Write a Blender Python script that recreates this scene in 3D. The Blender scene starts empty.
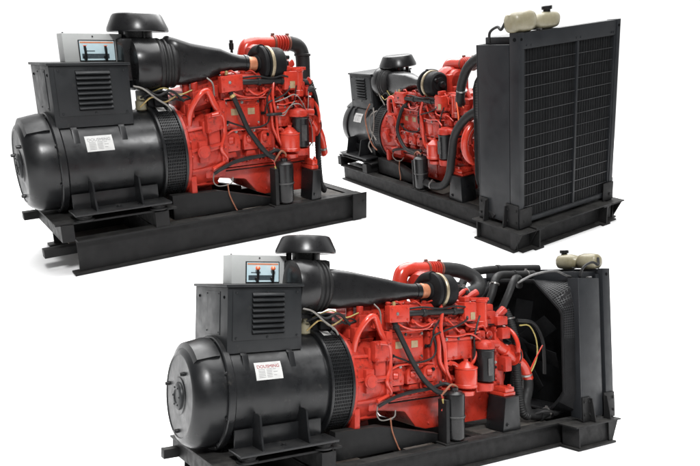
import bpy, bmesh, math, random
from mathutils import Vector, Matrix, Euler
from math import pi, sin, cos, radians

sc = bpy.context.scene
col = sc.collection
rng = random.Random(7)

# ------------------------------------------------------------------ materials
def new_mat(name):
    m = bpy.data.materials.new(name); m.use_nodes = True
    nt = m.node_tree; b = nt.nodes['Principled BSDF']
    return m, nt, b

def paint(name, c0, c1, rough=(.35, .55), spec=.4, scale=6.0, bump=.02, metal=0.0, coat=0.0, wear=None, bscale=90, dust=0):
    """painted / cast surface: slow colour drift, rough patches, fine bump"""
    m, nt, b = new_mat(name); N = nt.nodes; Lk = nt.links
    tc = N.new('ShaderNodeTexCoord')
    n1 = N.new('ShaderNodeTexNoise'); n1.inputs['Scale'].default_value = scale; n1.inputs['Detail'].default_value = 6
    n1.inputs['Roughness'].default_value = .6
    Lk.new(tc.outputs['Object'], n1.inputs['Vector'])
    mix = N.new('ShaderNodeMix'); mix.data_type = 'RGBA'
    mix.inputs[6].default_value = (*c0, 1); mix.inputs[7].default_value = (*c1, 1)
    ramp = N.new('ShaderNodeMapRange'); ramp.inputs[1].default_value = .35; ramp.inputs[2].default_value = .68
    Lk.new(n1.outputs['Fac'], ramp.inputs[0]); Lk.new(ramp.outputs[0], mix.inputs[0])
    out = mix.outputs[2]
    if wear:
        n3 = N.new('ShaderNodeTexNoise'); n3.inputs['Scale'].default_value = wear[1]; n3.inputs['Detail'].default_value = 8
        n3.inputs['Roughness'].default_value = .75
        Lk.new(tc.outputs['Object'], n3.inputs['Vector'])
        r3 = N.new('ShaderNodeMapRange'); r3.inputs[1].default_value = wear[2]; r3.inputs[2].default_value = wear[2] + .12
        r3.inputs[4].default_value = wear[3]
        Lk.new(n3.outputs['Fac'], r3.inputs[0])
        mx = N.new('ShaderNodeMix'); mx.data_type = 'RGBA'; mx.inputs[7].default_value = (*wear[0], 1)
        Lk.new(r3.outputs[0], mx.inputs[0]); Lk.new(out, mx.inputs[6]); out = mx.outputs[2]
    if dust:      # dust settled on faces that look up
        ge = N.new('ShaderNodeNewGeometry'); sx = N.new('ShaderNodeSeparateXYZ'); Lk.new(ge.outputs['Normal'], sx.inputs[0])
        up = N.new('ShaderNodeMapRange'); up.inputs[1].default_value = .55; up.inputs[2].default_value = .95; Lk.new(sx.outputs['Z'], up.inputs[0])
        nd = N.new('ShaderNodeTexNoise'); nd.inputs['Scale'].default_value = 9; nd.inputs['Detail'].default_value = 9; nd.inputs['Roughness'].default_value = .7
        Lk.new(tc.outputs['Object'], nd.inputs['Vector'])
        rd = N.new('ShaderNodeMapRange'); rd.inputs[1].default_value = .32; rd.inputs[2].default_value = .7; rd.inputs[4].default_value = dust; Lk.new(nd.outputs['Fac'], rd.inputs[0])
        mu = N.new('ShaderNodeMath'); mu.operation = 'MULTIPLY'; Lk.new(up.outputs[0], mu.inputs[0]); Lk.new(rd.outputs[0], mu.inputs[1])
        md = N.new('ShaderNodeMix'); md.data_type = 'RGBA'; md.inputs[7].default_value = (.075, .072, .067, 1)
        Lk.new(mu.outputs[0], md.inputs[0]); Lk.new(out, md.inputs[6]); out = md.outputs[2]
    Lk.new(out, b.inputs['Base Color'])
    n2 = N.new('ShaderNodeTexNoise'); n2.inputs['Scale'].default_value = scale * 2.7; n2.inputs['Detail'].default_value = 5
    Lk.new(tc.outputs['Object'], n2.inputs['Vector'])
    rr = N.new('ShaderNodeMapRange'); rr.inputs[1].default_value = .3; rr.inputs[2].default_value = .7
    rr.inputs[3].default_value = rough[0]; rr.inputs[4].default_value = rough[1]
    Lk.new(n2.outputs['Fac'], rr.inputs[0]); Lk.new(rr.outputs[0], b.inputs['Roughness'])
    b.inputs['Specular IOR Level'].default_value = spec
    b.inputs['Metallic'].default_value = metal
    b.inputs['Coat Weight'].default_value = coat
    b.inputs['Coat Roughness'].default_value = .15
    if bump:
        nb = N.new('ShaderNodeTexNoise'); nb.inputs['Scale'].default_value = bscale; nb.inputs['Detail'].default_value = 3
        Lk.new(tc.outputs['Object'], nb.inputs['Vector'])
        bp = N.new('ShaderNodeBump'); bp.inputs['Strength'].default_value = bump * 6; bp.inputs['Distance'].default_value = .002
        Lk.new(nb.outputs['Fac'], bp.inputs['Height']); Lk.new(bp.outputs['Normal'], b.inputs['Normal'])
    return m

M = {}
DUST = (.075, .07, .062)
M['black'] = paint('black_satin_paint', (.0055, .0058, .0064), (.0085, .009, .0098), (.25, .43), .34, 5, .015, wear=(DUST, 11, .60, .30), dust=.18)
M['frame'] = paint('black_frame_paint', (.006, .006, .0062), (.010, .010, .0102), (.45, .65), .2, 7, .03, wear=((.040, .037, .034), 8, .60, .35), dust=.45)
M['deck'] = paint('dusty_deck_steel', (.030, .028, .026), (.075, .068, .06), (.6, .8), .25, 8, .04, wear=((.13, .12, .105), 12, .55, .5))
M['brownclamp'] = paint('dark_red_brown_clamp', (.10, .03, .02), (.16, .06, .04), (.3, .5), .4, 20, 0)
M['guard'] = paint('guard_grey', (.012, .0125, .0135), (.017, .0175, .019), (.4, .5), .3, 20, 0)
M['floortone'] = paint('brown_floor_stand_in', (.16, .14, .12), (.24, .215, .19), (.7, .85), .2, 5, .03, wear=((.04, .036, .032), 4, .55, .7))  # brown-grey of the bare floor that the added sheet stands in for
M['sheet'] = paint('dark_grey_sheet_paint', (.0105, .0115, .0132), (.0145, .0158, .0178), (.36, .54), .24, 4, .012, wear=(DUST, 12, .62, .25), dust=.25)
M['box'] = paint('charcoal_cabinet_paint', (.0085, .0094, .0104), (.012, .0132, .0145), (.34, .52), .26, 4, .012, wear=(DUST, 12, .62, .28), dust=.3)
M['plastic'] = paint('black_plastic', (.0055, .0055, .006), (.008, .008, .0085), (.26, .33), .34, 9, .002, dust=.12)
M['rubber'] = paint('black_rubber', (.007, .007, .0074), (.012, .012, .012), (.45, .65), .24, 14, .03, wear=(DUST, 18, .64, .25))
M['dark'] = paint('matt_black_cast', (.0045, .0045, .005), (.0075, .0075, .008), (.5, .7), .12, 10, .03)
M['red'] = paint('red_engine_enamel', (.32, .0215, .0115), (.41, .033, .018), (.22, .45), .32, 9, .035, coat=.05,
                 wear=((.05, .013, .009), 12, .57, .7), bscale=60, dust=.1)
M['redcast'] = paint('red_painted_casting', (.26, .0165, .0095), (.37, .029, .016), (.28, .52), .3, 14, .05, coat=.0,
                     wear=((.035, .012, .009), 15, .545, .75), bscale=120, dust=.1)
M['redpipe'] = paint('red_pipe_enamel', (.34, .0235, .0125), (.43, .037, .020), (.16, .32), .5, 6, .01, coat=.12, bscale=40)
M['copper'] = paint('copper_sleeve', (.36, .13, .065), (.45, .19, .10), (.3, .5), .5, 14, .02, metal=.25)
M['band'] = paint('tan_clamp_band', (.20, .16, .10), (.30, .25, .17), (.3, .5), .5, 20, .02, metal=.35)
M['steel'] = paint('bare_steel', (.16, .155, .15), (.28, .27, .26), (.25, .45), .5, 20, .02, metal=.7)
M['bolt'] = paint('dull_bolt_steel', (.035, .035, .036), (.07, .068, .066), (.35, .5), .5, 30, .0, metal=.4)
M['grey'] = paint('pale_grey_powder_coat', (.34, .35, .345), (.38, .39, .385), (.35, .45), .4, 4, .02)
M['bottle'] = paint('yellowed_translucent_plastic', (.15, .135, .088), (.23, .21, .145), (.28, .42), .45, 6, .01, wear=((.13, .11, .055), 4, .50, .6))
M['label'] = paint('white_printed_label', (.36, .36, .355), (.44, .44, .43), (.3, .4), .4, 12, 0)
M['ink'] = paint('grey_label_ink', (.16, .16, .16), (.22, .22, .22), (.5, .6), .3, 30, 0)
M['redink'] = paint('dark_red_label_ink', (.20, .02, .025), (.26, .03, .03), (.5, .6), .3, 30, 0)
M['drab'] = paint('drab_metal_plate', (.22, .15, .08), (.30, .22, .13), (.35, .5), .4, 30, .01)
M['brass'] = paint('brass_fitting', (.42, .30, .12), (.5, .38, .18), (.25, .4), .5, 20, .01, metal=.7)
M['yellow'] = paint('yellow_wire', (.25, .20, .06), (.32, .26, .09), (.4, .5), .4, 20, 0)
M['brown'] = paint('rusty_wire', (.16, .06, .035), (.22, .09, .05), (.5, .6), .3, 20, 0)
M['greywire'] = paint('pale_grey_wire', (.10, .092, .084), (.16, .15, .135), (.4, .5), .4, 20, 0)
M['screen'] = paint('pale_blue_screen', (.42, .55, .60), (.52, .64, .67), (.25, .35), .4, 7, 0)
M['screendark'] = paint('dark_slate_screen_print', (.03, .045, .055), (.06, .075, .085), (.2, .3), .5, 10, 0)
M['orange'] = paint('orange_plastic', (.75, .13, .05), (.85, .18, .07), (.25, .35), .5, 10, 0)
M['peach'] = paint('orange_screen_print', (.50, .20, .11), (.6, .28, .17), (.25, .35), .5, 10, 0)
M['core'] = paint('radiator_core_black', (.0025, .0027, .003), (.004, .0042, .0045), (.75, .9), .06, 20, .0)
M['fin'] = paint('radiator_fin_black', (.007, .0074, .008), (.011, .0115, .0125), (.4, .6), .22, 20, .0)
M['strip'] = paint('grille_strip_grey', (.04, .041, .043), (.06, .061, .064), (.35, .5), .4, 20, .0)

# ------------------------------------------------------------------ mesh builder
class MB:
    def __init__(s): s.bm = bmesh.new()
    def _bev(s, geom_faces, r, seg=2):
        es = list({e for f in geom_faces for e in f.edges})
        bmesh.ops.bevel(s.bm, geom=es, offset=r, segments=seg, profile=.6, affect='EDGES', clamp_overlap=True)
    def box(s, x0, x1, y0, y1, z0, z1, bev=.003, mat=None):
        vs = [s.bm.verts.new((x, y, z)) for x in (x0, x1) for y in (y0, y1) for z in (z0, z1)]
        if mat: [setattr(v, 'co', mat @ v.co) for v in vs]
        q = [(0, 1, 3, 2), (4, 6, 7, 5), (0, 4, 5, 1), (2, 3, 7, 6), (0, 2, 6, 4), (1, 5, 7, 3)]
        fs = [s.bm.faces.new([vs[i] for i in f]) for f in q]
        if bev: s._bev(fs, bev)
        return s
    def prism(s, pts, axis, a, b, bev=0):
        """polygon extruded along axis between a and b; pts are the other two coordinates in order"""
        def P(p, c):
            l = list(p); l.insert(axis, c); return l
        A = [s.bm.verts.new(P(p, a)) for p in pts]; B = [s.bm.verts.new(P(p, b)) for p in pts]
        n = len(pts); fs = [s.bm.faces.new(A[::-1]), s.bm.faces.new(B)]
        for i in range(n): fs.append(s.bm.faces.new((A[i], A[(i + 1) % n], B[(i + 1) % n], B[i])))
        bmesh.ops.recalc_face_normals(s.bm, faces=fs)
        if bev: s._bev(fs, bev)
        return s
    def rings(s, R, cap=(True, True), closed=False):
        V = [[s.bm.verts.new(p) for p in r] for r in R]; fs = []
        n = len(V[0]); m = len(V)
        for i in range(m if closed else m - 1):
            a, b = V[i], V[(i + 1) % m]
            for j in range(n):
                k = (j + 1) % n
                fs.append(s.bm.faces.new((a[j], a[k], b[k], b[j])))
        if not closed:
            if cap[0]: fs.append(s.bm.faces.new(V[0][::-1]))
            if cap[1]: fs.append(s.bm.faces.new(V[-1]))
        bmesh.ops.recalc_face_normals(s.bm, faces=fs)
        return s
    def lathe(s, prof, o=(0, 0, 0), axis=(0, 0, 1), seg=40, cap=(True, True), closed=False):
        """prof: (distance along axis, radius)"""
        o = Vector(o); ax = Vector(axis).normalized()
        u = ax.orthogonal().normalized(); v = ax.cross(u)
        R = [[o + ax * h + (u * cos(2 * pi * k / seg) + v * sin(2 * pi * k / seg)) * max(r, 1e-4) for k in range(seg)] for h, r in prof]
        return s.rings(R, cap, closed)
    def cyl(s, p, q, r, r2=None, seg=20, ch=0):
        p, q = Vector(p), Vector(q); L = (q - p).length; r2 = r if r2 is None else r2
        pr = [(0, r), (L, r2)] if not ch else [(0, r - ch), (ch, r), (L - ch, r2), (L, r2 - ch)]
        return s.lathe(pr, p, q - p, seg)
    def bolt(s, p, ax, r=.009, h=.008):
        p = Vector(p); ax = Vector(ax).normalized()
        s.lathe([(0, r * 1.5), (h * .3, r * 1.5)], p, ax, 10)
        s.lathe([(h * .3, r), (h * .9, r), (h, r * .8)], p, ax, 6)
        return s
    def tube(s, pts, r, seg=10, sub=6, rib=None, cap=True):
        P = [Vector(p) for p in pts]
        if len(P) > 2:
            out = []
            Q = [P[0] * 2 - P[1]] + P + [P[-1] * 2 - P[-2]]
            for i in range(1, len(Q) - 2):
                p0, p1, p2, p3 = Q[i - 1:i + 3]
                for k in range(sub):
                    t = k / sub
                    out.append(.5 * ((2 * p1) + (p2 - p0) * t + (2 * p0 - 5 * p1 + 4 * p2 - p3) * t * t + (3 * p1 - p0 - 3 * p2 + p3) * t ** 3))
            out.append(P[-1]); P = out
        if rib:                                     # corrugated hose: resample finely, modulate the radius
            D = [0.]
            for a, b in zip(P, P[1:]): D.append(D[-1] + (b - a).length)
            n = max(8, int(D[-1] / rib[0]) * 4); out = []; k = 0
            for i in range(n + 1):
                d = D[-1] * i / n
                while k < len(D) - 2 and D[k + 1] < d: k += 1
                out.append(P[k].lerp(P[k + 1], (d - D[k]) / max(D[k + 1] - D[k], 1e-9)))
            P = out
        T = [(P[min(i + 1, len(P) - 1)] - P[max(i - 1, 0)]).normalized() for i in range(len(P))]
        u = T[0].orthogonal().normalized(); R = []
        for i, (p, t) in enumerate(zip(P, T)):
            u = (u - t * u.dot(t)).normalized(); v = t.cross(u)
            rr = r if not callable(r) else r(i / (len(P) - 1))
            if rib and (i % 4) in (1, 2): rr *= 1 + rib[1]
            R.append([p + (u * cos(2 * pi * k / seg) + v * sin(2 * pi * k / seg)) * rr for k in range(seg)])
        return s.rings(R, (cap, cap))
    def xform(s, mat):
        bmesh.ops.transform(s.bm, matrix=mat, verts=s.bm.verts); return s
    def build(s, name, mat, parent=None, angle=32, label=None):
        me = bpy.data.meshes.new(name); s.bm.to_mesh(me); s.bm.free()
        me.materials.append(M[mat])
        for p in me.polygons: p.use_smooth = True
        try: me.set_sharp_from_angle(angle=radians(angle))
        except Exception: pass
        o = bpy.data.objects.new(name, me); col.objects.link(o)
        if parent is not None: o.parent = parent
        if label: o['label'] = label
        return o

def text_mesh(txt, size, mat, parent, matrix, name='lettering'):
    cu = bpy.data.curves.new(name, 'FONT'); cu.body = txt; cu.size = size; cu.align_x = 'CENTER'; cu.extrude = .0006
    tmp = bpy.data.objects.new(name, cu); col.objects.link(tmp)
    bpy.context.view_layer.update()
    me = bpy.data.meshes.new_from_object(tmp.evaluated_get(bpy.context.evaluated_depsgraph_get()))
    bpy.data.objects.remove(tmp); bpy.data.curves.remove(cu)
    me.transform(matrix); me.materials.append(M[mat]); me.name = name
    o = bpy.data.objects.new(name, me); col.objects.link(o); o.parent = parent
    return o

def super_ring(x, yc, zc, hy, hz, e, n=32):
    R = []
    for k in range(n):
        t = 2 * pi * k / n; c, s_ = cos(t), sin(t)
        R.append((x, yc + hy * math.copysign(abs(c) ** e, c), zc + hz * math.copysign(abs(s_) ** e, s_)))
    return R

# ------------------------------------------------------------------ one generator set
HR = .188      # height of the base rails
def build_set(root, v, D):
    w, L, x0 = D['w'], D['L'], D['x0']
    rad = D['radiator']
    # ---------------------------------------------------------- base frame
    def rail(sy):
        b = MB(); yc = sy * (w - .05)
        b.box(x0, L, yc - .05, yc + .05, HR - .014, HR, .002)
        zl = D.get('zb', 0)
        b.box(x0 - (.04 if zl else 0), L, yc - .05, yc + .05, zl, zl + .014, .002)
        b.box(x0 + .001, L - .001, yc - .007, yc + .007, zl + .014, HR - .014, 0)
        return b
    rails = [rail(-1).build('base_rail', 'frame', root), rail(1).build('base_rail', 'frame', root)]
    inner = w - .1
    xm = [.62, 1.28, 2.02, 2.36] if not rad else [.62, 1.28, 2.02, 2.62]
    for i, x in enumerate(xm):
        b = MB(); b.box(x - .05, x + .05, -inner - .035, inner + .035, HR - .03, HR - .016, .002).box(x - .05, x - .038, -inner - .035, inner + .035, .016, HR - .03, .002)
        b.box(x - .05, x + .05, -inner - .035, inner + .035, .016, .03, .002)
        b.build('cross_member', 'frame', root)
    if rad:      # dusty floor plate between the rails under the front of the engine
        MB().box(2.05, 2.80, -inner + .0, inner - .0, HR - .016, HR - .004, .002).build('floor_plate', 'deck', root)
        wp = w + D['dw']
        for sy in (-1, 1):
            b = MB(); ya, yb = sorted((sy * wp, sy * (w + .003)))
            b.box(2.80, L, ya, yb, HR - .012, HR, .002); b.box(2.82, L - .08, ya, yb, 0, .014, .002)
            yw = sy * (wp - .05)
            b.box(2.86, L - .08, yw - .006, yw + .006, .014, HR - .012, 0)
            b.prism([(2.845, .014), (2.857, .014), (2.857, HR - .012), (2.845, HR - .012)], 1, min(sy * (w + .006), sy * (wp - .012)), max(sy * (w + .006), sy * (wp - .012)))
            b.prism([(L - .14, .014), (L - .092, .014), (L - .008, HR - .014), (L - .14, HR - .014)], 1, sy * (wp - .03) - .006, sy * (wp - .03) + .006)
            b.prism([(L - .14, .014), (L - .092, .014), (L - .008, HR - .014), (L - .14, HR - .014)], 1, sy * (w - .02) - .006, sy * (w - .02) + .006)
            b.build('side_step', 'frame', root)
        b = MB()
        b.box(L - .16, L + .004, -w + .002, w - .002, HR + .001, HR + .013, .002)
        b.box(L - .10, L - .088, -wp + .07, wp - .07, .016, HR - .015, 0)
        b.box(L - .088, L - .03, -wp + .06, wp - .06, .001, .0135, .002)
        b.build('front_channel', 'frame', root)
    else:
        b = MB(); b.box(L - .012, L, -w + .055, w - .055, .016, HR - .016, .002).box(L - .11, L - .012, -w + .101, w - .101, HR - .013, HR - .001, .002).box(L - .11, L - .012, -w + .101, w - .101, .001, .013, .002)
        b.build('front_channel', 'frame', root)
        b = MB(); b.box(L - .11, L + .045, -w - .012, -w - .001, D.get('zb', 0) + .004, HR + .003, .002).bolt((L + .01, -w - .012, .11), (0, -1, 0), .011, .006)
        b.build('end_plate', 'frame', root)
        MB().box(1.75, 2.3, -inner, inner, HR - .016, HR - .004, .002).build('floor_plate', 'deck', root)
    MB().box(x0 + .05, L - .14, -w + .06, w - .06, .0145, .022, .002).build('floor_stand_in', 'floortone', root)  # added sheet standing in for the bare floor between the rails
    # ---------------------------------------------------------- alternator pedestal
    b = MB()
    b.box(-.10, .73, -.43, .43, .300, .314, .002)
    for xa, xb in ((-.07, .01), (.56, .66)):
        b.box(xa, xa + .012, -w + .004, w - .004, HR + .001, .30, 0); b.box(xb - .012, xb, -w + .004, w - .004, HR + .001, .30, 0)
        b.box(xa + .012, xb - .012, -w + .004, -w + .016, HR + .001, .30, 0)
    b.build('pedestal', 'frame', root)
    for y, xe, zz in ((.36, -.17, HR + .002), (-.22, -.16, D.get('zb', 0) + .10)):
        MB().box(xe, .54, y - .035, y + .035, zz, zz + .06, .003).build('fork_bar', 'frame', root)
    for sy in (-1, 1):
        MB().prism([(.735, HR + .001), (1.64, HR + .001), (1.64, HR + .05), (1.10, .365), (.735, .375)], 1, min(sy * .34, sy * .265), max(sy * .34, sy * .265), .004).build('support_beam', 'frame', root)
    # ---------------------------------------------------------- alternator
    za = .653; ax = (1, 0, 0); o = (0, 0, za)
    alt = MB().lathe([(.046, .10), (.046, .332), (.052, .337), (.66, .337), (.668, .342), (.69, .342), (.692, .1)], o, ax, 72).build('alternator', 'black', root)
    b = MB().lathe([(.0455, .1), (.0455, .349), (.04, .354), (.006, .354), (0, .349), (-.002, .328), (-.085, .324), (-.125, .314), (-.158, .294), (-.176, .275), (-.185, .258), (-.186, .250), (-.181, .246), (-.180, .115), (-.186, .110), (-.186, .02)], o, ax, 64)
    for k in range(8):
        a = 2 * pi * k / 8 + .3; b.bolt((-.001, .340 * cos(a), za + .340 * sin(a)), (-1, 0, 0), .008, .008)
    eb = b.build('end_bell', 'black', alt)
    b = MB().lathe([(-.1865, .085), (-.196, .082), (-.203, .07), (-.203, .045), (-.197, .040), (-.197, .006)], o, ax, 32)
    for k in range(6):
        a = 2 * pi * k / 6; b.bolt((-.203, .058 * cos(a), za + .058 * sin(a)), (-1, 0, 0), .005, .005)
    b.build('hub_cap', 'box', eb)
    for py, pz in ((-.07, .14), (.02, -.215), (.215, .045)):
        MB().cyl((-.170, py, za + pz), (-.205, py, za + pz), .014, .011, 14, .003).build('plug', 'plastic', eb)
    # raised saddle cover over the top of the bell
    R = []
    for x, rr in ((-.165, .285), (-.150, .322), (-.04, .345), (-.012, .345), (-.008, .30)):
        ring = []
        A = [radians(a) for a in range(48, 133, 6)]
        for a in A: ring.append((x, rr * cos(a), za + rr * sin(a)))
        for a in A[::-1]: ring.append((x, (rr - .08) * cos(a), za + (rr - .08) * sin(a)))
        R.append(ring)
    MB().rings(R).build('bell_cover', 'black', eb, 25)
    # perforated ring: a real grid of holes
    b = MB(); bm = b.bm
    nx, na = 11, 96; xa, xb, rr = .712, .852, .372
    V = [[bm.verts.new((xa + (xb - xa) * i / nx, rr * cos(2 * pi * k / na), za + rr * sin(2 * pi * k / na))) for k in range(na)] for i in range(nx + 1)]
    fs = [bm.faces.new((V[i][k], V[i][(k + 1) % na], V[i + 1][(k + 1) % na], V[i + 1][k])) for i in range(nx) for k in range(na)]
    bmesh.ops.recalc_face_normals(bm, faces=fs)
    bmesh.ops.inset_individual(bm, faces=fs, thickness=.0034, depth=0)
    bmesh.ops.inset_individual(bm, faces=fs, thickness=.0002, depth=-.012)
    b.lathe([(.690, .2), (.690, .376), (.694, .380), (.709, .380), (.713, .376), (.713, .2)], o, ax, 72)
    b.lathe([(.851, .2), (.851, .377), (.854, .380), (.868, .380), (.871, .377), (.871, .2)], o, ax, 72)
    vr = b.build('vent_ring', 'black', alt, 40)
    stb = MB(); A_ = [radians(a) for a in (236 - 118 + 0, 112, 106)]
    VV = [[stb.bm.verts.new((xx, .3745 * cos(a), za + .3745 * sin(a))) for xx in (.745, .805)] for a in A_]
    for i in range(2): stb.bm.faces.new((VV[i][0], VV[i][1], VV[i + 1][1], VV[i + 1][0]))
    stk = stb.build('sticker', 'label', vr)
    if stk.data.polygons[0].normal.z < 0: stk.data.flip_normals()
    # feet
    for sy in (-1, 1):
        def Y(a, c): return sorted((sy * a, sy * c))
        b = MB(); ya, yb = Y(.30, .475)
        b.box(.02, .68, ya, yb, .356, .372, .003)
        ya, yb = Y(.30, .316)
        b.box(.05, .64, ya, yb, .372, .475, .002)
        for x in (.165, .475):
            b.prism([(sy * .24, .372), (sy * .46, .372), (sy * .44, .43), (sy * .41, .565), (sy * .385, .57), (sy * .24, .56)], 0, x, x + .012)
        b.bolt((.33, sy * .40, .372), (0, 0, 1), .014, .012)
        b.build('alternator_foot', 'black', alt)
        for x in (.09, .60):
            b = MB().lathe([(0, .062), (.01, .066), (.016, .05), (.024, .05), (.030, .06), (.041, .056)], (x, sy * .41, .3145), (0, 0, 1), 28)
            b.build('isolator', 'rubber', root)
    for xt in (.115, .43):
        b = MB()
        prof = []
        b.prism([(-.231, .915), (-.240, .90), (-.258, .905), (-.316, .765), (-.292, .752), (-.262, .80), (-.215, .86)], 0, xt, xt + .040, .002)
        b.build('tab', 'black', alt)
    # white rating label wrapped on the cylinder
    if D['label']:
        bm_ = MB(); bm = bm_.bm
        A0, A1 = radians(180 + 0 - 36.5), radians(180 - 17.5)
        xa, xb = .185, .365
        rows = 8; VV = []
        for i in range(rows + 1):
            a = A0 + (A1 - A0) * i / rows
            VV.append([bm.verts.new((xx, .3385 * cos(a), za + .3385 * sin(a))) for xx in (xa, xb)])
        fs = [bm.faces.new((VV[i][0], VV[i][1], VV[i + 1][1], VV[i + 1][0])) for i in range(rows)]
        bmesh.ops.recalc_face_normals(bm, faces=fs)
        lab = bm_.build('rating_plate', 'label', alt)
        if lab.data.polygons[0].normal.y > 0: lab.data.flip_normals()
        b = MB()
        for i, (fr, ln) in enumerate(((.42, .8), (.51, .55), (.59, .85), (.68, .6), (.77, .8), (.86, .5))):
            a = A0 + (A1 - A0) * fr
            p = lambda a_, x_: (x_, .3391 * cos(a_), za + .3391 * sin(a_))
            xs = xa + .02
            segs = [(0, .3), (.36, .6), (.66, ln)]
            for s0, s1 in segs:
                if s1 <= s0: continue
                q = [b.bm.verts.new(p(a + da, xs + t * .15)) for da, t in ((-.0045, s0), (-.0045, s1), (.0045, s1), (.0045, s0))]
                b.bm.faces.new(q)
        b.build('printed_lines', 'ink', lab)
        am = A0 + (A1 - A0) * .24
        nrm = Vector((0, cos(am), sin(am))); tx = Vector((1, 0, 0)); up = nrm.cross(tx)
        if up.z < 0: up = -up
        mt = Matrix((tx, up, nrm)).transposed().to_4x4(); mt.translation = Vector((.275, .3388 * cos(am), za + .3388 * sin(am))) - up * .012
        text_mesh(D['label'][0], .029, D['label'][1], lab, mt)
    # ---------------------------------------------------------- terminal box
    bx0, bx1, by0, by1, bz0, bz1 = .03, .543, -.229, .343, .913, 1.316
    tb = MB().box(bx0, bx1, by0, by1, bz0, bz1, .004).build('terminal_box', 'box', root)
    MB().box(bx0 - .012, bx1 + .012, by0 - .014, by1 + .014, bz1 + .0005, bz1 + .018, .004).build('lid', 'box', tb)
    b = MB().box(.062, .528, by0 - .006, by0 - .0005, .990, 1.298, .002)
    for x in (.085, .295, .505):
        for z in (1.004, 1.284): b.bolt((x, by0 - .006, z), (0, -1, 0), .006, .006)
    n = 8
    lp = b.build('louvre_panel', 'box', tb)
    b = MB()
    for k in range(n):
        z = 1.045 + .23 * k / (n - 1) - .012
        b.prism([(by0 - .0065, z - .004), (by0 - .024, z - .002), (by0 - .022, z + .006), (by0 - .0065, z + .021)], 0, .190, .410, .0015)
    b.build('louvre_slats', 'box', lp)
    MB().box(.188, .412, by0 - .0072, by0 - .0062, 1.022, 1.285, 0).build('vent_opening', 'core', lp)
    b = MB().box(bx0 - .004, bx0 - .0005, -.11, .13, 1.02, 1.29, .002)
    for y in (-.09, .11):
        for z in (1.035, 1.275): b.bolt((bx0 - .004, y, z), (-1, 0, 0), .004, .004)
    b.build('side_cover', 'box', tb)
    for y in (-.175, .26):
        MB().bolt((bx0 - .0005, y, 1.255), (-1, 0, 0), .007, .006).build('cover_bolt', 'core', tb)
    # ---------------------------------------------------------- control panel
    if D['panel']:
        px = D['panel']['x']; y0, y1 = .05, .205; z0, z1 = bz1 + .0185, 1.528
        cp = MB().box(px, px + .405, y0, y1, z0, z1, .004).build('control_panel', 'grey', root)
        MB().cyl((px + .02, y0 + .06, z1), (px + .02, y0 + .06, z1 + .008), .006, seg=10).build('screw', 'bolt', cp)
        MB().cyl((px + .2, y0 - .003, z1 - .02), (px + .2, y0 - .0005, z1 - .02), .006, seg=10).build('screw', 'bolt', cp)
        sx0, sx1, sz0, sz1 = px + .105, px + .342, z0 + .012, z1 - .05
        MB().box(sx0 - .007, sx1 + .007, y0 - .006, y0 - .0005, sz0 - .006, sz1 + .007, .002).build('screen_bezel', 'plastic', cp)
        scn = MB().box(sx0, sx1, y0 - .0075, y0 - .0062, sz0, sz1, 0).build('screen', 'screen', cp)
        MB().box(sx0 + .004, sx1 - .004, y0 - .0086, y0 - .0077, sz1 - .016, sz1 - .005, 0).build('printed_band', 'peach', scn)
        MB().box(sx0 + .012, sx1 - .04, y0 - .0086, y0 - .0077, sz0 + .012, sz0 + .045, 0).box(sx0 + .03, sx0 + .10, y0 - .0086, y0 - .0077, sz0 + .060, sz0 + .066, 0).build('printed_block', 'screendark', scn)
        for fx in D['panel']['sticks']:
            xs = sx0 + (sx1 - sx0) * fx
            sw = MB().lathe([(0, .014), (.01, .014), (.014, .009), (.018, .008)], (xs, y0 - .009, sz0 + .022), (0, -1, 0), 16).tube([(xs, y0 - .022, sz0 - .0), (xs + .001, y0 - .03, sz0 + .05), (xs - .003, y0 - .034, sz0 + D['panel']['h'])], .0085, 10).build('toggle', 'plastic', cp)
            if D['panel']['tips']:
                h = sz0 + D['panel']['h'] + .006
                MB().lathe([(-.012, .004), (-.009, .013), (0, .017), (.01, .014), (.017, .004)], (xs - .003, y0 - .035, h), (0, 0, 1), 16).build('toggle_tip', 'orange', sw)
            else:
                MB().box(xs - .012, xs + .010, y0 - .038, y0 - .028, sz0 + D['panel']['h'] - .002, sz0 + D['panel']['h'] + .004, .001).build('toggle_tip', 'orange', sw)
    # ---------------------------------------------------------- air cleaner
    cz = D['cz']; dz = cz - 1.547
    b = MB().lathe([(.02, .10), (.004, .16), (.0, .205), (-.004, .214), (.004, .218), (.024, .215), (.104, .178), (.118, .167), (.124, .150), (.127, .01)], (.725, .044, cz), (0, 0, 1), 56)
    ac = MB().lathe([(0, .12), (.02, .155), (.20, .165), (.32, .155), (.345, .13), (.36, .10), (.43, .10)], (.715, .02, 1.135 + dz), (0, 0, 1), 40)
    ac.box(.555, .85, -.10, .15, 1.20 + dz, 1.50 + dz, .03)
    ac = ac.build('air_cleaner', 'plastic', root, 28)
    b.build('rain_cap', 'plastic', ac, 30)
    for k in range(3):
        a = 2 * pi * k / 3 + .5
        b = MB().box(-.02, .02, -.008, .008, 0, .09, .003, Matrix.Translation((.725 + .12 * cos(a), .044 + .12 * sin(a), cz - .07)) @ Matrix.Rotation(a, 4, 'Z'))
        b.build('cap_bracket', 'plastic', ac)
    td = .6 * dz
    b = MB().lathe([(-.05, .10), (-.03, .178), (0, .188), (.10, .188), (.11, .182)], (.585, -.06, 1.315 + td), (1, -.06, 0), 48)
    b.build('cleaner_drum', 'plastic', ac)
    b = MB().lathe([(0, .178), (.012, .186), (.02, .186), (.028, .172), (.036, .172), (.044, .182), (.052, .182), (.06, .166), (.07, .166), (.076, .174), (.09, .172), (.11, .15), (.12, .10)], (.695, -.067, 1.315 + td), (1, -.08, 0), 48)
    b.build('drum_bellows', 'rubber', ac)
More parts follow.
